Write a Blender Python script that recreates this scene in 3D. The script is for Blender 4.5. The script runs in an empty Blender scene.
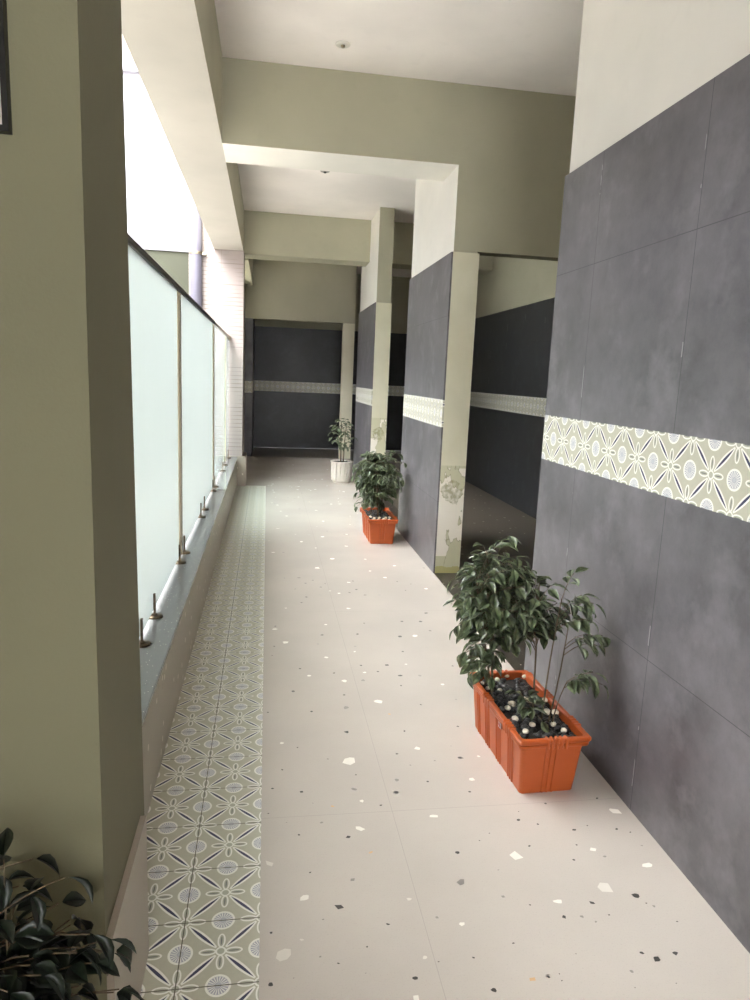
import bpy, bmesh, math, random
from mathutils import Vector, Matrix
random.seed(7)
COL = bpy.context.scene.collection
PI = math.pi

# ------------------------------------------------------------------ camera
H = 1.5
F_PX = 692.46
YAW, PITCH, ROLL = math.radians(9.113), math.radians(9.959), math.radians(2.386)
fw = Vector((math.sin(YAW)*math.cos(PITCH), math.cos(YAW)*math.cos(PITCH), -math.sin(PITCH)))
rt0 = Vector((math.cos(YAW), -math.sin(YAW), 0)); up0 = rt0.cross(fw)
rt = rt0*math.cos(ROLL) + up0*math.sin(ROLL); up = rt.cross(fw)
cam_d = bpy.data.cameras.new('camera'); cam = bpy.data.objects.new('camera', cam_d); COL.objects.link(cam)
cam.matrix_world = Matrix(((rt.x, up.x, -fw.x, 0), (rt.y, up.y, -fw.y, 0), (rt.z, up.z, -fw.z, H), (0, 0, 0, 1)))
cam_d.sensor_fit = 'VERTICAL'; cam_d.sensor_height = 36; cam_d.lens = 36*F_PX/1000
cam_d.clip_start = 0.02; cam_d.clip_end = 200
bpy.context.scene.camera = cam

def at(px, py, ax=2, val=0.0):
    """world point seen at a photo pixel on the plane axis=value (used to survey the real positions)"""
    d = rt*((px-375)/F_PX) + up*(-(py-500)/F_PX) + fw
    o = Vector((0, 0, H)); t = (val-o[ax])/d[ax]
    return o + d*t, t

# ------------------------------------------------------------------ node helpers
class E:
    """tiny expression wrapper over math nodes"""
    def __init__(s, nt, sock): s.nt = nt; s.s = sock
    def _m(s, op, b=None, c=None):
        n = s.nt.nodes.new('ShaderNodeMath'); n.operation = op
        for i, v in enumerate((s, b, c)):
            if v is None: continue
            if isinstance(v, E): s.nt.links.new(v.s, n.inputs[i])
            else: n.inputs[i].default_value = v
        return E(s.nt, n.outputs[0])
    def __add__(s, b): return s._m('ADD', b)
    def __sub__(s, b): return s._m('SUBTRACT', b)
    def __mul__(s, b): return s._m('MULTIPLY', b)
    def __truediv__(s, b): return s._m('DIVIDE', b)
    def lt(s, b): return s._m('LESS_THAN', b)
    def gt(s, b): return s._m('GREATER_THAN', b)
    def abs(s): return s._m('ABSOLUTE')
    def fract(s): return s._m('FRACT')
    def sqrt(s): return s._m('SQRT')
    def max(s, b): return s._m('MAXIMUM', b)
    def min(s, b): return s._m('MINIMUM', b)
    def rng(s, a, b):
        n = s.nt.nodes.new('ShaderNodeMapRange'); s.nt.links.new(s.s, n.inputs[0])
        n.inputs[1].default_value = a; n.inputs[2].default_value = b; return E(s.nt, n.outputs[0])

def new_mat(name):
    m = bpy.data.materials.new(name); m.use_nodes = True
    nt = m.node_tree; b = nt.nodes['Principled BSDF']
    return m, nt, b
def rgb(nt, c):
    n = nt.nodes.new('ShaderNodeRGB'); n.outputs[0].default_value = (*c, 1); return n.outputs[0]
def mix(nt, f, a, b):
    n = nt.nodes.new('ShaderNodeMix'); n.data_type = 'RGBA'
    for sock, v in ((n.inputs[0], f), (n.inputs[6], a), (n.inputs[7], b)):
        if isinstance(v, E): nt.links.new(v.s, sock)
        elif isinstance(v, tuple): sock.default_value = (*v, 1)
        elif isinstance(v, (int, float)): sock.default_value = v
        else: nt.links.new(v, sock)
    return n.outputs[2]
def pos(nt):
    n = nt.nodes.new('ShaderNodeNewGeometry'); s = nt.nodes.new('ShaderNodeSeparateXYZ')
    nt.links.new(n.outputs['Position'], s.inputs[0])
    return n.outputs['Position'], [E(nt, s.outputs[i]) for i in range(3)]
def noise(nt, vec, scale, detail=3, rough=.5, stretch=None):
    if stretch:
        mp = nt.nodes.new('ShaderNodeMapping'); nt.links.new(vec, mp.inputs[0]); mp.inputs['Scale'].default_value = stretch; vec = mp.outputs[0]
    n = nt.nodes.new('ShaderNodeTexNoise'); n.inputs['Scale'].default_value = scale; n.inputs['Detail'].default_value = detail
    n.inputs['Roughness'].default_value = rough; nt.links.new(vec, n.inputs['Vector']); return E(nt, n.outputs[0])
def bump(nt, b, h, strength=.3, dist=.002):
    n = nt.nodes.new('ShaderNodeBump'); n.inputs['Strength'].default_value = strength; n.inputs['Distance'].default_value = dist
    nt.links.new(h.s, n.inputs['Height']); nt.links.new(n.outputs[0], b.inputs['Normal'])
def setc(nt, b, c): nt.links.new(c, b.inputs['Base Color'])
def lin(r, g, b):
    f = lambda v: ((v/255+.055)/1.055)**2.4 if v > 10 else v/255/12.92
    return (f(r), f(g), f(b))

def plain(name, c, rough=.5, metal=0, var=.0, vs=20, spec=.5):
    m, nt, b = new_mat(name)
    b.inputs['Roughness'].default_value = rough; b.inputs['Metallic'].default_value = metal
    b.inputs['Specular IOR Level'].default_value = spec
    p, _ = pos(nt); n = noise(nt, p, vs)
    k = 1+var
    setc(nt, b, mix(nt, n.rng(.3, .7), tuple(v*(1-var) for v in c), tuple(min(1, v*k) for v in c)))
    return m
def plaster(name, c, rough=.75):
    m, nt, b = new_mat(name); b.inputs['Roughness'].default_value = rough; b.inputs['Specular IOR Level'].default_value = .3
    p, _ = pos(nt)
    n1 = noise(nt, p, 1.3, 4); n2 = noise(nt, p, 9, 3)
    c1 = mix(nt, n1.rng(.35, .65), tuple(v*.93 for v in c), tuple(min(1, v*1.04) for v in c))
    c2 = mix(nt, n2.rng(.60, .72)*.12, c1, tuple(v*.8 for v in c))
    setc(nt, b, c2); bump(nt, b, noise(nt, p, 160, 2), .25, .0015)
    return m

# pattern of the encaustic tile; u, v in tile units
def encaustic(name, ua, va, u0, v0, size, grout_w, rough=.45, vsize=None):
    m, nt, b = new_mat(name); b.inputs['Roughness'].default_value = rough
    p, X = pos(nt)
    u = (X[ua]-u0)/size; v = (X[va]-v0)/(vsize or size)
    fu = u.fract(); fv = v.fract()
    a = (fu-.5).abs(); c = (fv-.5).abs()
    over = (a+c).gt(.5)
    a2 = a + over*((c*-1+.5)-a); c2 = c + over*((a*-1+.5)-c)
    M = a2.max(c2); N = a2.min(c2)
    # medallion at (.5, 0)
    mx = M-.5; dm = (mx*mx+N*N).sqrt()
    at2 = nt.nodes.new('ShaderNodeMath'); at2.operation = 'ARCTAN2'
    nt.links.new(mx.s, at2.inputs[0]); nt.links.new(N.s, at2.inputs[1])
    ang = E(nt, at2.outputs[0])
    spoke = ((ang*(20/(2*PI))).fract()-.5).abs().lt(.2)*dm.gt(.04)*dm.lt(.122)
    ring = dm.gt(.126)*dm.lt(.156)
    disc = dm.lt(.128)
    core = dm.lt(.03)
    # petal on the M axis
    def ell(rx, ry):
        ex = (M-.165)/rx; ey = N/ry
        return (ex*ex+ey*ey).lt(1)
    po = ell(.112, .052); pi_ = ell(.088, .030); pl = ell(.066, .0085)
    df = (M*M+N*N).sqrt(); fl_o = df.lt(.068); fl_i = df.lt(.046)
    # spindle on the diagonal
    s = (M+N)*.70711; t = (M-N)*.70711
    q = (s-.3536)/.245; w = (q*q*-1+1)
    sp_o = t.lt(w*.030+.020)*s.gt(.085); sp_i = t.lt(w*.0205)*s.gt(.10)
    grain = noise(nt, p, 60, 2)
    green = mix(nt, grain, lin(180, 177, 157), lin(192, 189, 169))
    white = rgb(nt, lin(238, 236, 228)); navy = lin(46, 48, 82); blue = lin(174, 174, 182)
    col = mix(nt, sp_o, green, white); col = mix(nt, sp_i, col, navy)
    col = mix(nt, po, col, white); col = mix(nt, pi_, col, lin(176, 176, 158)); col = mix(nt, pl, col, lin(110, 112, 108))
    col = mix(nt, fl_o, col, white); col = mix(nt, fl_i, col, lin(178, 178, 160))
    col = mix(nt, disc, col, blue); col = mix(nt, spoke, col, white); col = mix(nt, ring, col, white); col = mix(nt, core, col, lin(190, 192, 196))
    if grout_w:
        g = ((fu-.5).abs().max((fv-.5).abs())).gt(.5-grout_w)
        col = mix(nt, g, col, lin(92, 88, 72))
    setc(nt, b, col)
    return m

def slate(name, ax, joints_v, joints_z, base=lin(94, 91, 94)):
    """dark matt wall tile with cloudy wear; ax = horizontal axis of the wall"""
    m, nt, b = new_mat(name); p, X = pos(nt)
    n1 = noise(nt, p, 2.3, 8, .68); n2 = noise(nt, p, 14, 8, .75, (1, 1, .6)); n3 = noise(nt, p, 5.0, 6, .62)
    col = mix(nt, n1.rng(.35, .66), tuple(v*.55 for v in base), tuple(v*1.4 for v in base))
    col = mix(nt, n3.rng(.52, .72)*.6, col, tuple(min(1, v*1.9) for v in base))
    col = mix(nt, n2.rng(.55, .8)*.4, col, tuple(v*.5 for v in base))
    g = None
    for j in joints_v:
        e = (X[ax]-j).abs().lt(.0017); g = e if g is None else g.max(e)
    for j in joints_z:
        e = (X[2]-j).abs().lt(.0015); g = e if g is None else g.max(e)
    if joints_v and len(joints_v) > 5:      # pale scuffs and grout crumbs beside the joints
        sc_ = None
        for j in joints_v:
            e = (X[ax]-j-.006).abs().lt(.003); sc_ = e if sc_ is None else sc_.max(e)
        col = mix(nt, sc_*noise(nt, p, 7, 3).gt(.60)*.5, col, lin(176, 172, 172))
    if g is not None: col = mix(nt, g*.75, col, lin(40, 38, 42))
    setc(nt, b, col)
    r = n1.rng(.3, .7)*.14+.36; nt.links.new(r.s, b.inputs['Roughness'])
    b.inputs['Specular IOR Level'].default_value = .62
    bump(nt, b, n2, .15, .002)
    return m

def terrazzo(name, base, chips=True, rough=.3, scale=1.0, joints=(), dens=.86):
    m, nt, b = new_mat(name); p, X = pos(nt)
    n1 = noise(nt, p, 1.6, 4); n2 = noise(nt, p, 220, 2)
    col = mix(nt, n1.rng(.35, .65), tuple(v*.94 for v in base), tuple(min(1, v*1.04) for v in base))
    col = mix(nt, n2.rng(.58, .75)*.35, col, tuple(v*.72 for v in base))
    if chips:
        for sc, thr, c, prob in ((26, .20, lin(225, 218, 205), dens), (38, .17, lin(70, 66, 60), dens), (60, .2, lin(130, 122, 112), dens)):
            wv = nt.nodes.new('ShaderNodeTexVoronoi'); wv.inputs['Scale'].default_value = sc*scale
            nt.links.new(p, wv.inputs['Vector'])
            sp = nt.nodes.new('ShaderNodeSeparateColor'); nt.links.new(wv.outputs['Color'], sp.inputs[0])
            d = E(nt, wv.outputs['Distance']) + (noise(nt, p, 70*scale, 2)-.5)*.25
            col = mix(nt, d.lt(thr)*E(nt, sp.outputs[0]).gt(prob), col, c)
    for axx, j in joints:
        col = mix(nt, (X[axx]-j).abs().lt(.0011)*.3, col, tuple(v*.45 for v in base))
    setc(nt, b, col); b.inputs['Roughness'].default_value = rough
    return m

M = {}
M['sage'] = plaster('sage_plaster', lin(180, 176, 154))
M['cream'] = plaster('cream_plaster', lin(232, 227, 217))
M['soffit'] = plaster('shaded_cream_plaster', lin(180, 175, 165))  # same paint as cream, darkened: dimmer light on the left beam underside
M['lower_cream'] = plaster('cream_pillar_plaster', lin(222, 217, 195))
M['ceiling'] = plaster('ceiling_plaster', lin(243, 235, 229))
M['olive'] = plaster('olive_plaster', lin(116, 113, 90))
M['olive_out'] = plaster('olive_exterior_plaster', lin(58, 59, 47))
VJ = [2.80-.70*k for k in range(-1, 8)]
M['slate_near'] = slate('slate_tile_near', 1, [2.10+.70*k for k in range(-8, 2)], [.575, 2.0])
M['slate_pillar'] = slate('slate_tile_pillar', 1, [5.16+.62, 5.16+1.24, 8.85+.62, 8.85+1.24], [.575, 1.98])
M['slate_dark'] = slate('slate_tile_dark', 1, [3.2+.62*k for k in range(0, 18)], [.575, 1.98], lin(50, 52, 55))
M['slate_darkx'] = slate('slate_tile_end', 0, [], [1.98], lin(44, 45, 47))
M['band_y'] = encaustic('patterned_wall_band', 1, 2, 1.775, 1.152, .214, 0, .45, .2085)
M['band_x'] = encaustic('patterned_wall_band_end', 0, 2, .0, 1.152, .2085, 0)
M['border'] = encaustic('patterned_floor_tile', 0, 1, .003, 1.729, .2065, .007, .38, .2115)
M['floor'] = terrazzo('terrazzo_floor', lin(199, 190, 180), False, .27, joints=[(0, .456), (1, 2.172), (1, 4.28), (1, 6.39), (1, 8.5), (1, .06)])
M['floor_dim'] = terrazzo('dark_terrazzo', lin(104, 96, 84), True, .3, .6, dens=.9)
M['threshold'] = terrazzo('threshold_granite', lin(58, 53, 46), True, .3, 1.5)
M['kerb'] = terrazzo('kerb_terrazzo', lin(176, 168, 152), True, .4, .6)
M['granite'] = terrazzo('granite_sill', lin(126, 127, 126), True, .16, 4)
M['skirting'] = terrazzo('skirting_terrazzo', lin(174, 163, 148), True, .35, .5, dens=.93)
M['chip_w'] = plain('white_marble_chip', lin(232, 227, 217), .3, var=.04)
M['chip_p'] = plain('pale_marble_chip', lin(214, 207, 196), .3, var=.04)
M['chip_d'] = plain('dark_marble_chip', lin(50, 45, 40), .3, var=.15)
M['chip_g'] = plain('grey_marble_chip', lin(140, 134, 126), .3, var=.1)
M['chip_t'] = plain('tan_marble_chip', lin(205, 165, 120), .3, var=.1)
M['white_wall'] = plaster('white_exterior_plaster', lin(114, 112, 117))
M['beige_wall'] = plaster('beige_exterior_plaster', lin(118, 106, 94))
M['paving'] = plaster('courtyard_paving', lin(172, 168, 160))
M['pvc'] = plain('grey_pvc', lin(108, 105, 118), .4, var=.02)
M['black'] = plain('black_metal', lin(14, 13, 12), .4, .2, spec=.5)
M['steel'] = plain('brushed_steel', lin(170, 158, 138), .3, .9, .1, 60)
M['brown_metal'] = plain('tarnished_metal', lin(92, 78, 60), .4, .7, .35, 40)
M['edge_pale'] = plain('pale_edge_strip', lin(238, 226, 200), .5, var=.1, vs=6)
M['orange'] = plain('terracotta_plastic', lin(178, 82, 33), .42, var=.06, vs=8)
M['white_pot'] = plain('white_ceramic', lin(222, 214, 204), .45, var=.03)
M['soil'] = plain('dark_soil', lin(40, 36, 32), .75, var=.5, vs=60)
M['stone'] = plain('black_stone', lin(46, 45, 44), .3, var=.4, vs=40)
M['pebble'] = plain('cream_pebble', lin(226, 216, 196), .45, var=.08, vs=50)
M['stem'] = plain('woody_stem', lin(88, 74, 54), .7, var=.25, vs=50)
M['paper'] = plain('framed_paper', lin(186, 178, 170), .6, var=.03)
M['plastic_w'] = plain('off_white_plastic', lin(214, 210, 200), .4, var=.03)
M['plastic_g'] = plain('grey_plastic', lin(140, 134, 126), .4, var=.03)
M['dark_hole'] = plain('dark_fitting', lin(60, 56, 50), .5)
M['sticker_w'] = plain('sticker_white', lin(225, 215, 215), .4)
M['sticker_r'] = plain('sticker_red', lin(165, 50, 50), .4)

def leaf_mat(name, dark, light, rough=.3, spec=.8):
    m, nt, b = new_mat(name); p, _ = pos(nt)
    n = noise(nt, p, 14, 2); n2 = noise(nt, p, 55, 2)
    c = mix(nt, n2.rng(.42, .6), dark, light); c = mix(nt, n2.rng(.6, .75)*.35, c, tuple(min(1, v*1.7) for v in light))
    setc(nt, b, c); b.inputs['Roughness'].default_value = rough; b.inputs['Specular IOR Level'].default_value = spec
    tr = nt.nodes.new('ShaderNodeBsdfTranslucent'); tr.inputs[0].default_value = (*[v*1.6 for v in light], 1)
    mx = nt.nodes.new('ShaderNodeMixShader'); mx.inputs[0].default_value = .15
    nt.links.new(b.outputs[0], mx.inputs[1]); nt.links.new(tr.outputs[0], mx.inputs[2])
    nt.links.new(mx.outputs[0], nt.nodes['Material Output'].inputs[0]); return m
M['leaf'] = leaf_mat('glossy_leaf', lin(56, 68, 44), lin(106, 118, 86))
M['leaf2'] = leaf_mat('glossy_leaf_bush', lin(60, 72, 48), lin(112, 124, 92))
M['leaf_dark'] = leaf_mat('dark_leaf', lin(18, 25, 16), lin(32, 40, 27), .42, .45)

# ledger tile on the white pier
m, nt, b = new_mat('white_ledger_tile'); p, X = pos(nt)
z = X[2]; row = (z/.052).fract(); big = (z/.26).fract(); xx = ((X[0]+z*0)/.6).fract()
ln = row.lt(.16)*noise(nt, p, 2.4, 2).rng(.40, .60); ln2 = big.lt(.035); ln3 = xx.lt(.01)
c = mix(nt, ln*.6, lin(168, 156, 151), lin(92, 80, 74)); c = mix(nt, ln2*.55, c, lin(110, 102, 98)); c = mix(nt, ln3*.3, c, lin(120, 112, 104))
setc(nt, b, c); b.inputs['Roughness'].default_value = .45; M['ledger'] = m

# peeled paint at the pillar foot
def peeled(name, ycut, x0):
    m, nt, b = new_mat(name); p, X = pos(nt)
    base = noise(nt, p, 3, 3)
    c = mix(nt, base.rng(.35, .65), lin(214, 209, 184), lin(224, 219, 196))
    d = noise(nt, p, 13, 5, .65); d2 = noise(nt, p, 5.5, 3, .5, (1.5, 1, .7)); lo = X[2].lt(ycut)
    # blistered filler (pale) and a damp olive patch
    pale = d2.gt(.49)*X[2].lt(ycut-.02)*X[2].gt(.14)
    c = mix(nt, lo*.8, c, lin(200, 197, 166)); c = mix(nt, pale, c, lin(238, 232, 220))
    gx = (X[0]-x0)/.085; gz = (X[2]-(ycut-.21))/.10
    rr = (gx*gx+gz*gz).sqrt() + (d-.5)*1.5
    c = mix(nt, rr.lt(.9)*noise(nt, p, 30, 3).rng(.3, .6)*.75, c, lin(150, 146, 104))
    c = mix(nt, (d2-.49).abs().lt(.008)*lo*.6, c, lin(150, 146, 112))
    c = mix(nt, (X[2]+(d-.5)*.05).lt(.055)*.7, c, lin(180, 172, 96))
    setc(nt, b, c); b.inputs['Roughness'].default_value = .7; bump(nt, b, d2, .5, .004)
    return m
M['peel1'] = peeled('peeling_cream_paint', .86, 1.43)
M['peel2'] = peeled('peeling_cream_paint_far', 1.0, 1.43)

# glass
def glass(name, tint, frost):
    m, nt, b = new_mat(name); out = nt.nodes['Material Output']
    nt.nodes.remove(b)
    gl = nt.nodes.new('ShaderNodeBsdfGlossy'); gl.inputs['Roughness'].default_value = .06 if not frost else .25
    if frost:
        tr = nt.nodes.new('ShaderNodeBsdfTranslucent'); tr.inputs[0].default_value = (*tint, 1)
        df = nt.nodes.new('ShaderNodeBsdfDiffuse'); df.inputs[0].default_value = (*tint, 1)
        a = nt.nodes.new('ShaderNodeMixShader'); a.inputs[0].default_value = .35
        nt.links.new(tr.outputs[0], a.inputs[1]); nt.links.new(df.outputs[0], a.inputs[2]); base = a.outputs[0]
    else:
        tp = nt.nodes.new('ShaderNodeBsdfTransparent'); tp.inputs[0].default_value = (*tint, 1)
        tr = nt.nodes.new('ShaderNodeBsdfTranslucent'); tr.inputs[0].default_value = (.8, .84, .84, 1)
        a = nt.nodes.new('ShaderNodeMixShader'); a.inputs[0].default_value = .10
        nt.links.new(tp.outputs[0], a.inputs[1]); nt.links.new(tr.outputs[0], a.inputs[2]); base = a.outputs[0]
    fr = nt.nodes.new('ShaderNodeFresnel'); fr.inputs[0].default_value = 1.35
    mx = nt.nodes.new('ShaderNodeMixShader'); nt.links.new((E(nt, fr.outputs[0])*.5).s, mx.inputs[0])
    nt.links.new(base, mx.inputs[1]); nt.links.new(gl.outputs[0], mx.inputs[2]); nt.links.new(mx.outputs[0], out.inputs[0])
    return m
M['frost'] = glass('frosted_glass', lin(215, 221, 219), True)
M['clear'] = glass('clear_glass', (.86, .93, .92), False)

# ------------------------------------------------------------------ mesh helpers
def obj(name, bm, mats, parent=None, smooth=False, loc=None):
    me = bpy.data.meshes.new(name); bm.to_mesh(me); bm.free()
    for m in (mats if isinstance(mats, (list, tuple)) else [mats]): me.materials.append(m)
    if smooth:
        for f in me.polygons: f.use_smooth = True
    o = bpy.data.objects.new(name, me); COL.objects.link(o)
    if parent: o.parent = parent
    if loc: o.location = loc
    return o
def tag(o, label=None, cat=None, group=None, kind=None):
    for k, v in (('label', label), ('category', cat), ('group', group), ('kind', kind)):
        if v: o[k] = v
    return o
def thing(name, label, cat, loc=(0, 0, 0), group=None):
    o = bpy.data.objects.new(name, None); COL.objects.link(o); o.location = loc
    o.empty_display_size = .05
    return tag(o, label, cat, group)
def bx(bm, x0, x1, y0, y1, z0, z1, mi=0, bev=0):
    vs = [bm.verts.new((x, y, z)) for x in (x0, x1) for y in (y0, y1) for z in (z0, z1)]
    F = [(0, 1, 3, 2), (4, 6, 7, 5), (0, 4, 5, 1), (2, 3, 7, 6), (0, 2, 6, 4), (1, 5, 7, 3)]
    fs = []
    for f in F:
        fc = bm.faces.new([vs[i] for i in f]); fc.material_index = mi; fs.append(fc)
    if bev:
        es = {e for f in fs for e in f.edges}
        bmesh.ops.bevel(bm, geom=list(es), offset=bev, segments=2, affect='EDGES', profile=.7)
    return vs
def box(name, x0, x1, y0, y1, z0, z1, mat, parent=None, bev=0, kind=None):
    bm = bmesh.new(); bx(bm, x0, x1, y0, y1, z0, z1, 0, bev)
    bmesh.ops.recalc_face_normals(bm, faces=bm.faces)
    o = obj(name, bm, mat, parent)
    if kind: o['kind'] = kind
    return o
def tube(bm, pts, rad, seg=8, cap=True):
    pts = [Vector(p) for p in pts]; n = len(pts); rings = []
    rad = rad if isinstance(rad, (list, tuple)) else [rad]*n
    prev = None
    for i, p in enumerate(pts):
        d = (pts[min(i+1, n-1)]-pts[max(i-1, 0)]).normalized()
        a = prev if prev is not None else (Vector((1, 0, 0)) if abs(d.x) < .8 else Vector((0, 1, 0)))
        a = (a-d*a.dot(d)).normalized(); prev = a; c = d.cross(a)
        rings.append([bm.verts.new(p+(a*math.cos(2*PI*k/seg)+c*math.sin(2*PI*k/seg))*rad[i]) for k in range(seg)])
    for i in range(n-1):
        for k in range(seg):
            bm.faces.new((rings[i][k], rings[i][(k+1) % seg], rings[i+1][(k+1) % seg], rings[i+1][k]))
    if cap:
        bm.faces.new(rings[0][::-1]); bm.faces.new(rings[-1])
def lathe(bm, prof, seg=32, c=(0, 0, 0), rf=None):
    rings = []
    for r, zz in prof:
        rings.append([bm.verts.new((c[0]+(r*(rf(k, zz) if rf else 1))*math.cos(2*PI*k/seg), c[1]+(r*(rf(k, zz) if rf else 1))*math.sin(2*PI*k/seg), c[2]+zz)) for k in range(seg)])
    for i in range(len(prof)-1):
        for k in range(seg):
            bm.faces.new((rings[i][k], rings[i][(k+1) % seg], rings[i+1][(k+1) % seg], rings[i+1][k]))
    bm.faces.new(rings[0][::-1]); bm.faces.new(rings[-1])

# ------------------------------------------------------------------ setting
ZC, ZB, ZT = 3.563, 3.03, 2.435      # ceiling, beam soffit, tile top
XR, XP = 1.319, 1.334                # tile face, plaster face
B0, B1 = 1.152, 1.3605               # patterned band
YF, YE = -3.5, 14.5
XS = 3.05                            # far wall of the side corridor

# floor: terrazzo with inlaid chips
bm = bmesh.new(); bx(bm, 0, 1.53, YF, 12.8, -.12, 0); bx(bm, -.66, 0, YF, 12.8, -.16, -.11)
bx(bm, -2.6, 0, YF, 1.62, -.12, -.0006)      # under and behind the camera
bx(bm, -.40, 0, 9.42, 12.8, -.12, 0)
def chip(bm, cx, cy, w, h, mi, ang=None):
    w *= 1.45; h *= 1.25
    n = random.randint(4, 7); a0 = random.random()*6.28; ang = random.uniform(-.7, .7) if ang is None else ang
    ps = []
    for k in range(n):
        a = a0+2*PI*k/n+random.uniform(-.3, .3); r = random.uniform(.7, 1.15)
        x, y = math.cos(a)*w/2*r, math.sin(a)*h/2*r
        ps.append(bm.verts.new((cx+x*math.cos(ang)-y*math.sin(ang), cy+x*math.sin(ang)+y*math.cos(ang), .0005)))
    f = bm.faces.new(ps); f.material_index = mi
W, D, G, T, PL = 1, 2, 3, 4, 5
survey = [
 (255, 780, 3.75, [(175,44,10,D),(65,32,8,D),(472,95,10,D),(165,206,8,D),(350,214,14,D),(207,347,8,D),(318,476,30,D),(498,541,12,D),(60,573,10,D),(420,626,8,D),(312,688,9,D),(600,743,19,D),(58,768,15,D),(688,682,7,D),(50,126,6,D),(648,7,7,D),(533,3,10,G),
   (371,34,17,G),(250,160,13,G),(366,374,17,G),(682,516,10,G),(256,523,7,G),(118,160,5,G),(245,663,7,G),(145,743,5,G),(415,725,5,G),(217,87,6,G),(578,447,14,PL),(638,666,14,PL),(176,599,14,PL),(110,655,46,PL),
   (390,182,34,W),(57,315,34,PL),(187,441,32,W),(672,136,24,W),(400,79,14,W),(530,46,16,W),(605,820,26,W),(290,99,12,T),(434,272,13,T)]),
 (450, 780, 3.0, [(59,36,6,D),(287,71,7,D),(441,55,7,D),(205,120,8,D),(264,133,7,D),(372,150,12,D),(412,137,4,D),(500,148,10,D),(541,157,6,D),(118,160,4,D),(238,198,7,D),(380,195,5,D),(22,218,10,D),(371,240,7,D),(427,369,13,D),(558,348,18,D),(589,370,5,D),(343,411,12,D),(477,405,6,D),(682,425,6,D),(575,519,10,D),(621,537,19,D),(676,520,12,D),(190,490,6,D),(70,533,7,D),(133,631,15,D),(296,591,7,D),(336,602,5,D),(328,582,4,D),(240,375,6,D),(88,182,4,D),(206,95,4,D),
   (160,350,11,G),(32,305,24,G),(464,230,8,G),(395,410,9,G),(437,426,8,G),(612,379,7,G),(544,574,10,G),(679,610,5,G),(555,623,5,G),(378,522,5,G),(575,197,6,G),(145,270,5,G),
   (495,93,28,W),(196,228,30,W),(430,209,20,W),(592,256,24,W),(461,322,36,PL),(324,364,22,W),(36,433,15,W),(248,598,15,T)]),
 (260, 620, 3.41, [(113,243,11,D),(176,312,7,D),(293,299,14,G),(287,256,7,D),(295,382,14,D),(42,121,5,D),(49,90,6,D),(210,52,8,G),(198,82,7,G),(324,90,7,G),(345,155,9,D),(433,154,11,D),(402,176,7,D),(478,190,11,D),(546,190,11,G),(478,56,11,D),(487,108,7,D),(548,289,6,D),(481,224,6,D),(657,157,6,D),(675,363,8,D),(493,379,7,D),(467,457,8,D),(683,470,15,D),(128,435,5,D),(76,511,6,D),(231,474,5,D),(467,546,11,G),(142,586,9,D),(44,575,7,D),(320,577,15,G),(572,551,8,D),(715,586,8,D),(327,528,6,D),(137,166,7,D),(252,181,7,D),(668,271,7,G),(546,6,8,D),(484,5,8,D),(332,48,7,D),(27,315,5,D),(580,37,7,D),(513,495,7,G),(596,480,7,G),(652,430,5,G),
   (86,77,17,W),(226,128,13,W),(288,208,14,W),(404,279,20,W),(303,482,32,W),(76,420,11,W),(536,438,16,W),(465,588,15,W),(528,55,14,W),(357,179,12,W),(352,206,10,G),(623,220,11,W),(498,151,8,W),(722,543,17,W),(168,190,12,W),(745,465,9,W),(225,16,7,W),(323,108,7,W),(441,321,7,T)]),
 (255, 480, 3.66, [(188,428,9,D),(241,392,7,D),(185,378,8,D),(160,358,10,D),(104,265,7,D),(170,449,8,D),(346,412,7,D),(358,370,7,D),(371,401,9,D),(402,421,10,D),(456,421,9,G),(239,421,9,G),(626,487,11,D),(606,518,10,D),(538,518,7,D),(530,572,11,D),(245,567,9,D),(75,535,8,D),(108,359,5,D),(375,565,8,D),(399,524,6,D),(520,372,6,D),(551,404,5,D),(570,381,5,D),(618,322,7,D),(147,399,5,D),(212,367,6,D),(257,379,6,D),
   (341,470,14,W),(308,415,11,W),(228,322,15,W),(342,375,12,W),(283,288,13,W),(626,398,13,W),(475,357,11,W),(585,570,15,W),(73,546,14,W),(170,226,11,W),(248,208,10,W),(421,333,8,W),(333,242,10,W),(250,151,11,W),(66,265,10,W),(511,314,10,W),(113,469,9,W),(258,529,8,W),(222,249,7,W),(404,290,8,W),(275,406,8,W)])]
for ox, oy, sc, L in survey:
    for (a, b_, w, k) in L:
        P, t = at(ox+a/sc, oy+b_/sc)
        wm = w/sc*t/F_PX
        if .01+wm/2 < P.x < 1.31-wm/2 or P.x > .01: chip(bm, max(P.x, .012+wm/2), P.y, wm, wm*random.uniform(.6, 1.1)*(1.25 if oy < 700 else 1), k)
for i in range(420):
    y = random.choice((random.uniform(6.2, 12.7), random.uniform(-2, 1.35))); x = random.uniform(.03, 1.5)
    k = random.choices((PL, D, G, T), (.3, .5, .18, .02))[0]; s = random.uniform(.008, .024)*(1.25 if k == PL else 1)
    chip(bm, x, y, s, s*random.uniform(.6, 1.1), k)
fl = obj('floor', bm, [M['floor'], M['chip_w'], M['chip_d'], M['chip_g'], M['chip_t'], M['chip_p']]); fl['kind'] = 'structure'
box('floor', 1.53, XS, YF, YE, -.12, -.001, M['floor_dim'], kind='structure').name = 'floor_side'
box('floor_threshold', XR+.004, 1.5302, 3.19, 5.165, -.03, .0012, M['threshold'], kind='structure')
box('floor_threshold', XR+.004, 1.5302, 6.71, 8.855, -.03, .0012, M['threshold'], kind='structure')
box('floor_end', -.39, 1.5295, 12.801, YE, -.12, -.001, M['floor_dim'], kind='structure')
box('floor_border', -.385, .0002, 1.62, 9.42, -.12, 0, M['border'], kind='structure')
box('floor_border_near', -.30, .0002, YF, 1.62, -.05, .0002, M['border'], kind='structure')

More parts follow.
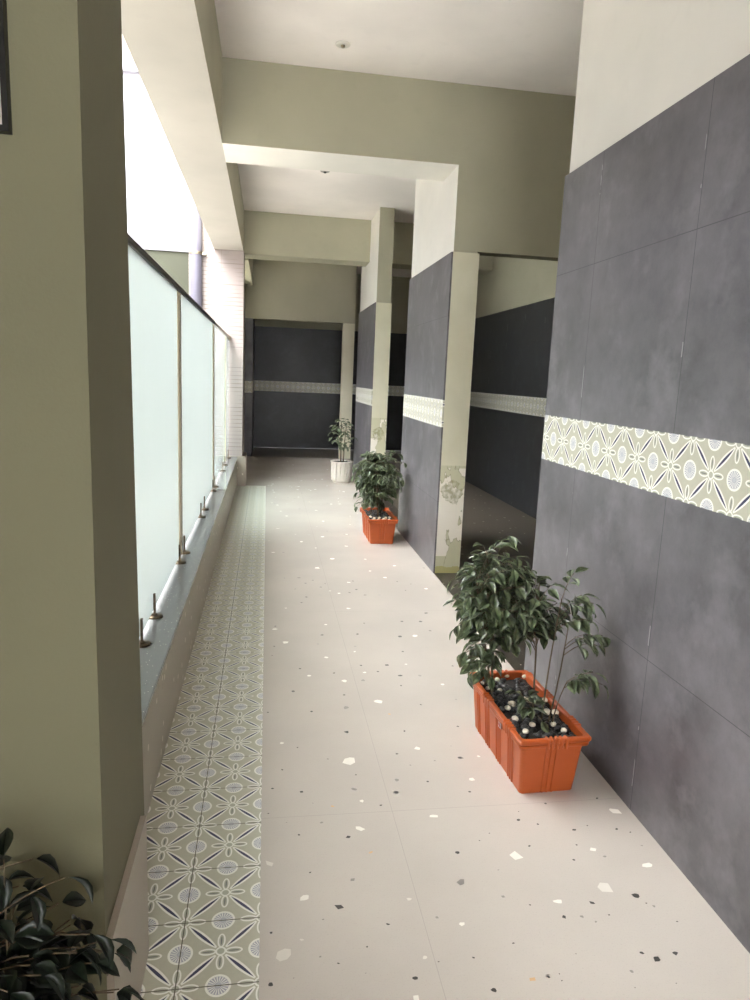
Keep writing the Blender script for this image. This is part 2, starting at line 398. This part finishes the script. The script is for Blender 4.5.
# ceilings
box('ceiling', -.34, XS, YF, YE, ZC, ZC+.15, M['ceiling'], kind='structure')
box('ceiling_near', -2.6, -.34, YF, 1.25, ZC, ZC+.15, M['ceiling'], kind='structure')
# beams
def sbeam(name, x0, x1, y0, y1, z0, z1, side, bottom):
    """painted beam: sage sides, underside coloured separately"""
    bm = bmesh.new(); bx(bm, x0, x1, y0, y1, z0, z1)
    bmesh.ops.recalc_face_normals(bm, faces=bm.faces)
    for f in bm.faces:
        if f.normal.z < -.5: f.material_index = 1
    o = obj(name, bm, [side, bottom]); o['kind'] = 'structure'; return o
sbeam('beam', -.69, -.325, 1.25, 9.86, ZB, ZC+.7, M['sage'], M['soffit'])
sbeam('beam', -.69, -.33, 9.861, 12.8, ZB, ZC+.7, M['sage'], M['sage'])
sbeam('beam', -.33, -.275, 10.0, 12.8, ZB-.02, ZC, M['sage'], M['sage'])
sbeam('beam', -.325, XS, 5.16, 5.60, ZB, ZC, M['sage'], M['cream'])
sbeam('beam', -.325, XS, 9.60, 10.0, ZB, ZC, M['sage'], M['sage'])
sbeam('beam', XP+.001, XS, 5.160, 5.295, 2.4455, ZB, M['sage'], M['olive'])  # olive underside paints in the shade beneath this header

def clad_wall(name, y0, y1, slate_m, endmat=None):
    """short partition: plaster core, slate cladding and patterned band on the corridor face"""
    w = bpy.data.objects.new(name, None); COL.objects.link(w); w['kind'] = 'structure'
    bm = bmesh.new(); bx(bm, XP, 1.515, y0+.003, y1-.012, ZT, ZC)
    bmesh.ops.recalc_face_normals(bm, faces=bm.faces)
    for f in bm.faces:
        if abs(f.normal.y) > .5: f.material_index = 1
    obj('plaster_upper', bm, [M['cream'], M['sage']], w)
    bm = bmesh.new(); bx(bm, XR+.012, 1.53, y0, y1, 0, ZT)
    bmesh.ops.recalc_face_normals(bm, faces=bm.faces)
    for f in bm.faces:
        if f.normal.y < -.5: f.material_index = 1
    obj('plaster_lower', bm, [M['lower_cream'], endmat or M['lower_cream']], w)
    box('tile_cladding', XR, XR+.0125, y0+.001, y1, 0.0, B0-.001, slate_m, w)
    box('tile_cladding', XR, XR+.0125, y0+.001, y1, B1+.001, ZT, slate_m, w)
    box('patterned_band', XR-.0005, XR+.0125, y0+.001, y1, B0-.001, B1+.001, M['band_y'], w)
    return w
clad_wall('wall_right', YF, 3.18, M['slate_near'])
clad_wall('pillar', 5.16, 6.71, M['slate_pillar'], M['peel1'])
clad_wall('pillar', 8.85, 10.45, M['slate_pillar'], M['peel2'])

# side corridor far wall and end walls
def dark_wall(name, x0, x1, y0, y1, dirx, mat, band):
    w = bpy.data.objects.new(name, None); COL.objects.link(w); w['kind'] = 'structure'
    box('plaster_upper', x0, x1, y0, y1, ZT, ZC, M['sage'], w)
    e = .012
    if dirx: a = (x0-e, x1, y0, y1)
    else: a = (x0, x1, y0-e, y1)
    box('tile_cladding', *a, 0, B0, mat, w); box('tile_cladding', *a, B1, ZT, mat, w); box('patterned_band', *a, B0, B1, band, w)
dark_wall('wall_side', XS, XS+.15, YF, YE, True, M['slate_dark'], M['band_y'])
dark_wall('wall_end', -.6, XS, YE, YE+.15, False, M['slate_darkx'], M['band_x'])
# wall across the corridor with the doorway at its end
box('wall_back', -.60, 1.55, 12.8, 12.94, 2.455, ZC, M['sage'], kind='structure')
box('wall_back_jamb', -.60, -.262, 12.8, YE, 0, B0, M['slate_pillar'], kind='structure')
box('wall_back_jamb', -.60, -.262, 12.8, YE, B1, 2.4549, M['slate_pillar'], kind='structure')
box('wall_back_jamb_band', -.60, -.262, 12.8, YE, B0, B1, M['band_x'], kind='structure')
box('wall_back_pier', 1.34, 1.55, 12.8, 12.94, 0, 2.4549, M['lower_cream'], kind='structure')
# wall behind the camera
# end wall behind the camera; its unseen window opening is added to light the near column
box('wall_rear', 1.30, XS, YF-.15, YF, 0, ZC, M['sage'], kind='structure')
box('wall_rear_below', -.5, 1.30, YF-.15, YF, 0, 1.0, M['sage'], kind='structure')
box('wall_rear_above', -.5, 1.30, YF-.15, YF, 2.05, ZC, M['sage'], kind='structure')
box('wall_rear_corner', -2.6, -.5, YF-.15, YF, 0, ZC, M['sage'], kind='structure')
box('wall_courtyard_left', -6.6, -6.3, 1.3, 14.3, -.25, 6.5, M['white_wall'], kind='structure')
box('wall_courtyard_near', -6.3, -2.6, 1.3, 1.6, -.25, 6.5, M['white_wall'], kind='structure')
box('wall_rear_left', -2.75, -2.6, YF, 1.6, 0, ZC, M['sage'], kind='structure')

# near left column / wall with its skirting
bm = bmesh.new(); vs = bx(bm, -2.6, -.30, 1.254, 1.665, 0, ZC+.3)
for v in vs:                      # the plastered corner leans slightly, as in the photo
    if v.co.y > 1.5: v.co.y = 1.715 if v.co.z < 1 else 1.52
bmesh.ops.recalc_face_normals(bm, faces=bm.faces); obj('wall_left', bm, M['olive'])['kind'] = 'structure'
bm = bmesh.new(); bx(bm, -.2999, -.285, 1.2535, 1.64, 0, .395, 0, .0015)
obj('baseboard_left', bm, M['skirting'])['kind'] = 'structure'

# parapet, sill
box('wall_parapet', -.66, -.385, 1.62, 9.40, -.02, .375, M['kerb'], kind='structure')
bm = bmesh.new(); bx(bm, -.70, -.378, 1.621, 9.40, .375, .395, 0, .003)
obj('trim_1', bm, M['granite'])['kind'] = 'structure'

# white tiled pier at the end of the railing
box('wall_far_left', -1.0, -.318, 9.40, 9.85, .40, ZB+.0, M['ledger'], kind='structure')
box('wall_far_left_top', -1.0, -.69, 9.40, 9.85, ZB, 6.5, M['ledger'], kind='structure')
box('wall_far_left_return', -.69, -.40, 9.85, 12.8, 0, 2.0, M['sage'], kind='structure')  # unseen opening above it, added and sized to light the end bay
box('wall_far_left_return', -.69, -.40, 12.3, 12.8, 2.0, ZB, M['sage'], kind='structure')
box('wall_far_left_corner', -.95, -.60, 12.8, YE, 0, ZC, M['sage'], kind='structure')
box('wall_back_jamb_above', -.60, -.262, 12.94, YE, 2.455, ZC, M['sage'], kind='structure')
box('baseboard_far_left', -1.0, -.27, 9.385, 9.86, 0, .40, M['skirting'], kind='structure')

# courtyard and the building across it
box('ground_courtyard', -12, -.66, 1.63, 16.5, -.25, -.05, M['paving'], kind='structure')
box('wall_courtyard_low', -5.0, -1.26, 12.0, 12.25, -.05, 3.37, M['olive_out'], kind='structure')
box('wall_courtyard_low_cap', -5.02, -1.25, 11.97, 12.27, 3.37, 3.42, M['white_wall'], kind='structure')
box('wall_courtyard_far', -12, -.9, 14.0, 14.3, -.05, 6.66, M['white_wall'], kind='structure')
box('wall_courtyard_far_ledge', -12, -.9, 13.86, 14.3, 6.66, 6.80, M['white_wall'], kind='structure')
box('wall_courtyard_far_upper', -12, -.9, 14.05, 14.3, 6.80, 8.4, M['beige_wall'], kind='structure')
box('wall_courtyard_groove', -12, -.9, 13.985, 14.0, 5.24, 5.27, M['beige_wall'], kind='structure')

# ------------------------------------------------------------------ drainpipe
t = thing('drainpipe', 'pale grey vertical drainpipe on the white tiled pier beyond the railing', 'pipe', (-.905, 9.31, -.05))
bm = bmesh.new(); tube(bm, [(0, 0, 0), (0, 0, 6.4)], .078, 20); obj('pipe', bm, M['pvc'], t, True)
for zz in (.9, 2.98, 5.2):
    bm = bmesh.new(); tube(bm, [(0, 0, zz), (0, 0, zz+.035)], .084, 20); bx(bm, .07, .125, -.012, .085, zz+.004, zz+.03)
    obj('pipe_clamp', bm, M['steel'], t)

# ------------------------------------------------------------------ glass railing
GX = -.50
rail = thing('glass_railing', 'frosted glass balustrade with black top rail standing on the granite sill', 'railing', (GX, 1.62, .395))
def rel(x, y, z_): return (x-GX, y-1.62, z_-.395)
def rbox(name, x0, x1, y0, y1, z0, z1, mat, par=rail, bev=0):
    a = rel(x0, y0, z0); c = rel(x1, y1, z1)
    return box(name, a[0], c[0], a[1], c[1], a[2], c[2], mat, par, bev)
panels = [(1.66, 4.04, 'frost'), (4.20, 6.58, 'frost'), (6.75, 8.60, 'clear'), (8.68, 9.37, 'clear')]
for y0, y1, mk in panels:
    g = rbox('glass_panel', GX-.006, GX+.006, y0, y1, .43, 1.93, M[mk])
    if mk == 'clear': g['label'] = 'clear glass panel'
# edge strips between the panels
for y0, y1 in ((4.04, 4.20), (6.58, 6.75), (8.60, 8.68)):
    ym = y0+(y1-y0)*.68
    rbox('edge_strip', GX-.010, GX+.010, y0, ym, .42, 1.925, M['edge_pale'])
    rbox('edge_strip', GX-.010, GX+.009, ym+.003, y1, .42, 1.925, M['brown_metal'])
bm = bmesh.new()
a = rel(GX-.016, 1.70, 1.930); c = rel(GX+.016, 6.74, 1.960); bx(bm, a[0], c[0], a[1], c[1], a[2], c[2], 0, .004)
obj('top_rail', bm, M['black'], rail)
rbox('rail_bar', GX-.012, GX+.012, 6.74, 9.38, 1.935, 1.958, M['steel'], bev=.003)
bm = bmesh.new(); tube(bm, [rel(GX, 9.34, 1.945), rel(GX, 9.40, 1.945)], .03, 14); obj('rail_end_flange', bm, M['steel'], rail, True)
for y in (2.10, 2.78, 3.11, 4.03, 4.26, 5.36, 5.66, 6.57, 6.82, 7.95, 8.45, 9.2):
    bm = bmesh.new(); c = rel(GX+.01, y, .395)
    lathe(bm, [(.036, 0), (.036, .006), (.030, .010), (.012, .012), (.012, .016)], 20, c)
    sp = obj('spigot', bm, M['brown_metal'], rail, False)
    bm = bmesh.new(); a = rel(GX+.006, y-.008, .40); e = rel(GX+.016, y+.008, .505); bx(bm, a[0], e[0], a[1], e[1], a[2], e[2], 0, .002)
    a = rel(GX-.016, y-.008, .40); e = rel(GX-.006, y+.008, .505); bx(bm, a[0], e[0], a[1], e[1], a[2], e[2], 0, .002)
    obj('clamp_fin', bm, M['brown_metal'], sp)

# ------------------------------------------------------------------ ceiling fittings and framed notice
for i, (px, py, lab) in enumerate(((343, 44, 'small round white ceiling fitting in the nearest ceiling bay'), (325, 171, 'small round ceiling fitting beyond the first cross beam'))):
    P, _ = at(px, py, 2, ZC)
    t = thing('ceiling_fitting', lab, 'ceiling fitting', (P.x, P.y, ZC))
    bm = bmesh.new(); lathe(bm, [(.048, 0), (.048, -.004), (.042, -.008), (.026, -.009)], 28); obj('plate', bm, M['plastic_g' if i else 'plastic_w'], t, False)
    bm = bmesh.new(); lathe(bm, [(.014, -.0085), (.014, -.018), (.008, -.022)], 16); obj('nozzle', bm, M['dark_hole' if i else 'steel'], t, False)
t = thing('picture_frame', 'black framed notice hanging on the near olive wall, cut by the photo edge', 'picture frame', (-.618, 1.254, 1.855))
bm = bmesh.new()
for a in ((-.215, .215, 0, .009), (-.215, .215, .531, .54), (-.215, -.206, .009, .531), (.206, .215, .009, .531)):
    bx(bm, a[0], a[1], -.018, -.001, a[2], a[3])
obj('frame', bm, M['black'], t)
bm = bmesh.new(); bx(bm, -.206, .206, -.009, -.002, .009, .531); obj('sheet', bm, M['paper'], t)

# ------------------------------------------------------------------ planters
def rrect(hx, hy, r, n=4):
    pts = []
    for cx, cy, a0 in ((hx-r, hy-r, 0), (-hx+r, hy-r, PI/2), (-hx+r, -hy+r, PI), (hx-r, -hy+r, 1.5*PI)):
        for k in range(n+1):
            a = a0+PI/2*k/n; pts.append((cx+r*math.cos(a), cy+r*math.sin(a)))
    return pts
def trough(bm):
    """tapered rectangular planter, outer and inner skin"""
    secs = [(.105, .257, 0), (.1065, .260, .004), (.122, .278, .196), (.124, .281, .198), (.135, .294, .200), (.137, .297, .206), (.137, .297, .212),
            (.131, .290, .215), (.139, .299, .218), (.142, .302, .224), (.142, .302, .232), (.138, .298, .236), (.124, .284, .236), (.120, .280, .232), (.118, .277, .17)]
    rings = [[bm.verts.new((x, y, z_)) for x, y in rrect(a, b_, .014)] for a, b_, z_ in secs]
    n = len(rings[0])
    for i in range(len(rings)-1):
        for k in range(n): bm.faces.new((rings[i][k], rings[i][(k+1) % n], rings[i+1][(k+1) % n], rings[i+1][k]))
    bm.faces.new(rings[0][::-1]); bm.faces.new(rings[-1])
def trough_ribs(pot):
    def rib(p0, p1, n, w, d, nm='rib'):
        bm = bmesh.new()
        p0, p1, n = Vector(p0), Vector(p1), Vector(n); s = (p1-p0).cross(n).normalized()
        lo = [p0-s*w, p0-s*w*.5+n*d, p0+s*w*.5+n*d, p0+s*w]; hi = [v+(p1-p0) for v in lo]
        a = [bm.verts.new(v) for v in lo]; b_ = [bm.verts.new(v) for v in hi]
        for k in range(3): bm.faces.new((a[k], a[k+1], b_[k+1], b_[k]))
        bm.faces.new(a[::-1]); bm.faces.new(b_)
        bmesh.ops.recalc_face_normals(bm, faces=bm.faces); obj(nm, bm, M['orange'], pot)
    for sgn in (-1, 1):
        for xo in (-.024, -.003, .018, ):
            rib((xo*.9, sgn*.2595, .004), (xo, sgn*.2785, .196), (0, sgn, 0), .0055, .005)
        for yo in (-.19, -.17, -.15, -.06, -.04, -.02, .07, .09, .11, .19, .21):
            rib((sgn*.106, yo*.95, .004), (sgn*.1222, yo, .196), (sgn, 0, 0), .0055, .005)
        # fluting over the rim
        for yo in (-.20, -.18, -.16, -.14, .03, .05, .07, .09, .25, .265):
            rib((sgn*.137, yo, .197), (sgn*.1415, yo, .236), (sgn, 0, 0), .008, .004)
            rib((sgn*.118, yo, .2355), (sgn*.143, yo, .2355), (0, 0, 1), .008, .003)
        for xo in (-.03, -.012, .006, .024, .042):
            rib((xo, sgn*.297, .197), (xo, sgn*.3015, .236), (0, sgn, 0), .0065, .004)
            rib((xo, sgn*.278, .2355), (xo, sgn*.303, .2355), (0, 0, 1), .0065, .003)

def soil_mesh(hx, hy, z_, amp, n=26, round_=False):
    bm = bmesh.new(); g = {}
    for i in range(n+1):
        for j in range(n+1):
            x = -hx+2*hx*i/n; y = -hy+2*hy*j/n
            if round_:
                # square to disc
                u, v = x/hx, y/hy; x = hx*u*math.sqrt(max(0, 1-v*v/2)); y = hy*v*math.sqrt(max(0, 1-u*u/2))
            g[i, j] = bm.verts.new((x, y, z_+random.uniform(-amp, amp)))
    for i in range(n):
        for j in range(n): bm.faces.new((g[i, j], g[i+1, j], g[i+1, j+1], g[i, j+1]))
    return bm
def pebble_bm(bm, c, r, mi=0):
    bmesh_ret = bmesh.ops.create_icosphere(bm, subdivisions=2, radius=r)
    s = (random.uniform(.85, 1.25), random.uniform(.85, 1.2), random.uniform(.6, .85)); rot = Matrix.Rotation(random.uniform(0, PI), 3, 'Z')
    off = Vector((random.random()*9, random.random()*9, 0))
    for v in bmesh_ret['verts']:
        q = Vector((v.co.x*s[0], v.co.y*s[1], v.co.z*s[2])); k = 1+.12*math.sin(q.x/r*2+off.x)*math.cos(q.y/r*2+off.y)
        v.co = rot @ (q*k) + Vector(c)
    return s[2]*r

# leaf: folded, curved blade with a pointed tip
def leaf(bm, base, d, n, L, wid, curl):
    d = d.normalized(); n = (n-d*n.dot(d))
    n = n.normalized() if n.length > 1e-4 else Vector((0, 0, 1)); s = d.cross(n)
    prof = ((0, .10), (.15, .62), (.35, 1.0), (.55, .92), (.75, .55), (.9, .22), (1, 0))
    mid = []; le = []; re = []; q = base.copy(); dd = d.copy(); last = 0
    for t_, w in prof:
        q = q + dd*((t_-last)*L); last = t_
        dd = (dd - n*curl*.22).normalized(); nn = s.cross(dd) * -1
        if nn.dot(n) < 0: nn = -nn
        mid.append(bm.verts.new(q)); 
        if w > 0:
            le.append(bm.verts.new(q + s*w*wid*.5 + nn*w*wid*.14)); re.append(bm.verts.new(q - s*w*wid*.5 + nn*w*wid*.14))
        else: le.append(mid[-1]); re.append(mid[-1])
    for i in range(len(prof)-1):
        for side in (le, re):
            vs = [mid[i], mid[i+1], side[i+1], side[i]]
            u = []
            for v in vs:
                if v not in u: u.append(v)
            if len(u) > 2: bm.faces.new(u)

def bez(p0, p1, p2, t_): return p0*((1-t_)**2)+p1*(2*t_*(1-t_))+p2*(t_*t_)
def frond(lb, sb, p0, p2, nl, L, xlim=None, lift=.35, start=.3):
    """a leaf stalk from p0 to p2 with opposite drooping leaflets; lb leaves, sb stalks"""
    ln = (p2-p0).length
    p1 = (p0+p2)*.5 + Vector((0, 0, ln*lift))
    pts = [bez(p0, p1, p2, k/6) for k in range(7)]
    tube(sb, pts, [.0016]*3+[.0012]*4, 5)
    for k in range(nl):
        t_ = start+(1-start)*(k/(nl-1) if nl > 1 else 1)
        q = bez(p0, p1, p2, t_); tg = (bez(p0, p1, p2, min(1, t_+.05))-bez(p0, p1, p2, t_-.05)).normalized()
        side = tg.cross(Vector((0, 0, 1)))
        side = side.normalized() if side.length > .05 else Vector((1, 0, 0))
        opts = ((0,),) if k == nl-1 else ((1,), (-1,))
        for (sg,) in opts:
            l = L*random.uniform(.75, 1.12)
            if sg == 0: d = tg+Vector((0, 0, -.35))
            else: d = tg*.55+side*sg*random.uniform(.7, 1.0)+Vector((0, 0, random.uniform(-.55, .25)))
            nrm = Vector((random.uniform(-.7, .7), random.uniform(-.7, .7), 1))
            tip = q+d.normalized()*(l+.006)
            if xlim is not None and tip.x > xlim: d.x -= (tip.x-xlim)/l*1.6
            b0 = q + d.normalized()*.006
            leaf(lb, b0, d, nrm, l, l*random.uniform(.50, .66), random.uniform(.4, 1.3))

def plant(parent, origin, stems, mat_leaf, L, xlim, stem_label=None):
    """stems: list of (base, top, radius, [ (target, start height fraction) ... ], leaflets)"""
    ox = Vector(origin)
    for base, top, r, targets, nl in stems:
        base, top = Vector(base)-ox, Vector(top)-ox
        md = (base+top)*.5+Vector((random.uniform(-.015, .015), random.uniform(-.015, .015), 0))
        spine = lambda t_: bez(base, md, top, t_)
        sb = bmesh.new(); tube(sb, [spine(k/8) for k in range(9)], [r*(1-.5*k/8) for k in range(9)], 8)
        lb = bmesh.new()
        for tgt, h in targets:
            p0 = spine(h); p2 = Vector(tgt)-ox
            frond(lb, sb, p0, p2, nl, L, xlim-ox.x if xlim else None, lift=random.uniform(.15, .4), start=random.uniform(.3, .45))
        st = obj('stem', sb, M['stem'], parent, True)
        lo = obj('foliage', lb, mat_leaf, st, True)
    return

def crown(c, r, n, flat=None, xlim=None, seed=1, shell=.35):
    """points scattered through an ellipsoid, denser towards its surface"""
    R = random.Random(seed); out = []
    while len(out) < n:
        v = Vector((R.gauss(0, 1), R.gauss(0, 1), R.gauss(0, 1))).normalized()*(R.random()**shell)
        p = Vector((c[0]+v.x*r[0], c[1]+v.y*r[1], c[2]+v.z*r[2]))
        if xlim and p.x > xlim: continue
        out.append(p)
    return out
def hfrac(p, z0, z1): return min(1, max(.25, (p.z-z0)/(z1-z0)*.85))

def planter(label, loc, cat='potted plant'):
    t = thing('potted_plant', label, cat, loc)
    bm = bmesh.new(); trough(bm); bmesh.ops.recalc_face_normals(bm, faces=bm.faces); pot = obj('planter', bm, M['orange'], t)
    trough_ribs(pot)
    so = obj('soil', soil_mesh(.117, .276, .203, .004), M['soil'], t, True); so['kind'] = 'stuff'
    bm = bmesh.new()
    for i in range(230):
        pebble_bm(bm, (random.uniform(-.107, .107), random.uniform(-.265, .265), random.uniform(.203, .212)), random.uniform(.008, .0155))
    g = obj('black_gravel', bm, M['stone'], t, True); g['kind'] = 'stuff'
    return t, pot

# --- nearest planter
PX, PY_ = 1.045, 2.515
t1, pot1 = planter('bushy green plant in the nearest terracotta orange trough planter, beside the grey tiled wall', (PX, PY_, 0))
ZL = {}
targets = crown((.925, 2.60, .665), (.175, .20, .185), 130, seed=3)
targets += [Vector(p) for p in ((.96, 2.60, .905), (.93, 2.6, .885), (.83, 2.55, .36), (.86, 2.65, .40), (.90, 2.72, .42), (.84, 2.70, .46), (.95, 2.62, .40), (.92, 2.55, .44), (.82, 2.62, .41), (1.0, 2.58, .46), (1.02, 2.52, .50), (.86, 2.6, .86), (.76, 2.55, .56), (.76, 2.6, .64), (.78, 2.5, .47), (.77, 2.62, .52), (.80, 2.5, .42), (.86, 2.42, .40))]
gA = [p for i, p in enumerate(targets) if i % 3 == 0]; gB = [p for i, p in enumerate(targets) if i % 3 == 1]; gC = [p for i, p in enumerate(targets) if i % 3 == 2]
def ST(base, top, r, pts, nl): return (base, top, r, [(p, hfrac(p, base[2], top[2])) for p in pts], nl)
stems1 = [ST((.965, 2.66, .20), (.88, 2.62, .84), .006, gA, 3), ST((.98, 2.70, .20), (.95, 2.68, .80), .005, gB, 3), ST((.95, 2.62, .20), (.82, 2.55, .74), .005, gC, 3)]
mid_t = crown((1.06, 2.55, .62), (.13, .14, .15), 50, seed=5, xlim=1.24)
stems1.append(ST((1.06, 2.46, .20), (1.06, 2.50, .74), .0045, mid_t, 3))
right = [Vector(p) for p in ((1.16, 2.42, .80), (1.19, 2.40, .72), (1.22, 2.36, .70), (1.24, 2.42, .66), (1.20, 2.34, .64))]
stems1.append(ST((1.075, 2.41, .20), (1.12, 2.42, .70), .004, right, 3))
right2 = [Vector(p) for p in ((1.21, 2.33, .585), (1.27, 2.36, .57), (1.24, 2.34, .54))]
stems1.append(ST((1.09, 2.385, .20), (1.13, 2.37, .60), .0035, right2, 3))
right3 = [Vector(p) for p in ((1.14, 2.26, .44), (1.20, 2.28, .46), (1.23, 2.26, .42))]
stems1.append(ST((1.095, 2.36, .20), (1.11, 2.30, .42), .003, right3, 3))
low = [Vector(p) for p in ((1.0, 2.36, .30), (1.04, 2.40, .31), (1.02, 2.30, .27), (.97, 2.42, .33), (.92, 2.74, .30), (.90, 2.66, .31))]
stems1.append(ST((1.0, 2.42, .20), (1.0, 2.42, .30), .003, low[:4], 2)); stems1.append(ST((.95, 2.72, .20), (.95, 2.72, .30), .003, low[4:], 3))
plant(t1, (PX, PY_, 0), stems1, M['leaf'], .066, 1.305)
t1.rotation_euler.z = .035; t1.location.y -= .024
# small maker's sticker on the long side
bm = bmesh.new(); bx(bm, -.0135, .0135, -.0008, .0008, -.011, .011)
s_ = obj('sticker', bm, M['sticker_w'], pot1); s_.rotation_euler = (math.radians(0), 0, -PI/2); s_.location = (-.1245, -.065, .176)
bm = bmesh.new(); bx(bm, -.010, .010, -.0014, -.0002, -.003, .003); bx(bm, -.003, .003, -.0014, -.0002, -.008, .008)
obj('sticker_mark', bm, M['sticker_r'], s_)
s_.rotation_euler = (0, math.radians(0), -PI/2); 

peb = [(268,145),(225,127),(310,125),(395,130),(225,185),(280,192),(317,278),(337,259),(398,238),(422,245),(495,243),(425,308),(500,298),(352,330),(432,355),(530,355),(578,385),(400,388),(185,160),(540,300)]
plab = {0: 'cream pebble near the back left corner of the nearest orange planter'}
for i, (a, b_) in enumerate(peb):
    P, _ = at(440+a/4.6875, 650+b_/4.6875, 2, .213)
    r = random.uniform(.0105, .0135)*(1.15 if b_ > 220 else .95)
    x = min(PX+.104, max(PX-.104, P.x)); y = min(PY_+.262, max(PY_-.262, P.y))
    bm = bmesh.new(); hz = pebble_bm(bm, (0, 0, 0), r)
    o = obj('pebble', bm, M['pebble'], None, True, (x, y, .213+hz*.7))
    tag(o, 'smooth cream pebble lying on the black gravel in the nearest orange planter', 'pebble', 'cream pebbles in the nearest orange planter')

# --- second planter
P2 = (1.062, 6.385)
t2, pot2 = planter('dense bushy plant in the farther orange trough planter, beside the first tiled pillar', (P2[0], P2[1], 0))
tg = crown((1.03, 6.36, .58), (.215, .24, .26), 240, seed=9, xlim=1.26, shell=.4)
tg += [Vector(p) for p in ((1.2, 6.3, .82), (1.12, 6.3, .84), (1.27, 6.3, .74), (.82, 6.2, .38), (.84, 6.25, .33), (.86, 6.3, .6))]
ss = [ST((1.0, 6.45, .20), (.98, 6.42, .74), .007, tg[0::4], 3), ST((1.08, 6.35, .20), (1.08, 6.33, .80), .006, tg[1::4], 3), ST((1.04, 6.25, .20), (1.0, 6.22, .72), .006, tg[2::4], 3), ST((1.1, 6.5, .20), (1.12, 6.5, .76), .006, tg[3::4], 3)]
plant(t2, (P2[0], P2[1], 0), ss, M['leaf2'], .078, 1.305)
for (x, y) in ((.98, 6.17), (1.03, 6.16), (1.08, 6.18), (1.13, 6.17), (1.0, 6.23), (1.11, 6.24), (1.05, 6.25), (1.15, 6.28), (.975, 6.3)):
    bm = bmesh.new(); r = random.uniform(.012, .016); hz = pebble_bm(bm, (0, 0, 0), r)
    o = obj('pebble', bm, M['pebble'], None, True, (x, y, .213+hz*.7))
    tag(o, 'smooth cream pebble lying on the gravel in the farther orange planter', 'pebble', 'cream pebbles in the farther orange planter')

# --- round ribbed white pot at the end
c3 = (1.078, 9.88)
t3 = thing('potted_plant', 'slender plant in the round white ribbed pot near the corridor end', 'potted plant', (c3[0], c3[1], 0))
bm = bmesh.new(); seg = 120
def flute(k, z_):
    if z_ < .035 or z_ > .292: return 1
    return 1 if (k % 8) < 6 else .86
lathe(bm, [(.118, 0), (.122, .004), (.136, .034), (.148, .036), (.152, .10), (.158, .288), (.160, .293), (.165, .294), (.166, .306), (.160, .309), (.152, .308), (.148, .285)], seg, (0, 0, 0), flute)
bmesh.ops.recalc_face_normals(bm, faces=bm.faces); obj('pot', bm, M['white_pot'], t3)
so = obj('soil', soil_mesh(.149, .149, .292, .004, 16, True), M['soil'], t3, True); so['kind'] = 'stuff'
tg = [Vector(p) for p in ((.90, 9.8, .72), (.92, 9.75, .66), (.97, 9.8, .78), (1.0, 9.85, .90), (1.08, 9.8, .86), (1.15, 9.8, .84), (1.2, 9.85, .78), (1.23, 9.8, .66), (1.12, 9.7, .70), (1.05, 9.75, .74), (1.0, 9.7, .64), (1.16, 9.7, .58), (1.12, 9.75, .52), (1.04, 9.7, .56), (.96, 9.8, .60), (1.1, 9.9, .92), (1.18, 9.95, .72), (1.02, 9.95, .8), (.94, 9.9, .82))]
plant(t3, (c3[0], c3[1], 0), [ST((1.06, 9.88, .29), (1.05, 9.86, .86), .008, tg[0::2], 3), ST((1.10, 9.86, .29), (1.12, 9.84, .80), .007, tg[1::2], 3)], M['leaf2'], .082, 1.30)

# --- dark plant in the near left corner (its pot below the frame)
c4 = (-.50, .93)
t4 = thing('potted_plant', 'shadowed dark leafy plant in the near left corner before the olive wall', 'potted plant', (c4[0], c4[1], 0))
bm = bmesh.new()
lathe(bm, [(.11, 0), (.115, .005), (.145, .21), (.16, .212), (.162, .24), (.15, .24), (.145, .20)], 40)
bmesh.ops.recalc_face_normals(bm, faces=bm.faces); obj('pot', bm, M['orange'], t4, False)
so = obj('soil', soil_mesh(.142, .142, .212, .003, 14, True), M['soil'], t4, True); so['kind'] = 'stuff'
tg = crown((-.38, .99, .47), (.20, .15, .18), 190, seed=21, shell=.5)
tg = [p for p in tg if p.y < 1.16]
tg += [Vector(p) for p in ((-.40, 1.05, .73), (-.36, 1.06, .72), (-.31, 1.05, .69), (-.25, 1.05, .57), (-.27, 1.03, .60), (-.24, 1.02, .47), (-.22, 1.0, .44), (-.38, 1.05, .68), (-.33, 1.08, .62), (-.40, 1.1, .62))]
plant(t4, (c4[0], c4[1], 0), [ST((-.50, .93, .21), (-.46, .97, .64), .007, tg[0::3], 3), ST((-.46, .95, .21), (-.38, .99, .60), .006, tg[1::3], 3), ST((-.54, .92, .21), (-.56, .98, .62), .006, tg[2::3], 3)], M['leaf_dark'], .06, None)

# ------------------------------------------------------------------ light
w = bpy.data.worlds.new('sky'); bpy.context.scene.world = w; w.use_nodes = True
bg = w.node_tree.nodes['Background']; bg.inputs[0].default_value = (.97, .985, 1, 1); bg.inputs[1].default_value = 6.0

sc = bpy.context.scene
sc.view_settings.view_transform = 'Standard'; sc.view_settings.look = 'None'
sc.view_settings.gamma = 1; sc.view_settings.use_curve_mapping = False; sc.view_settings.exposure = 2.3
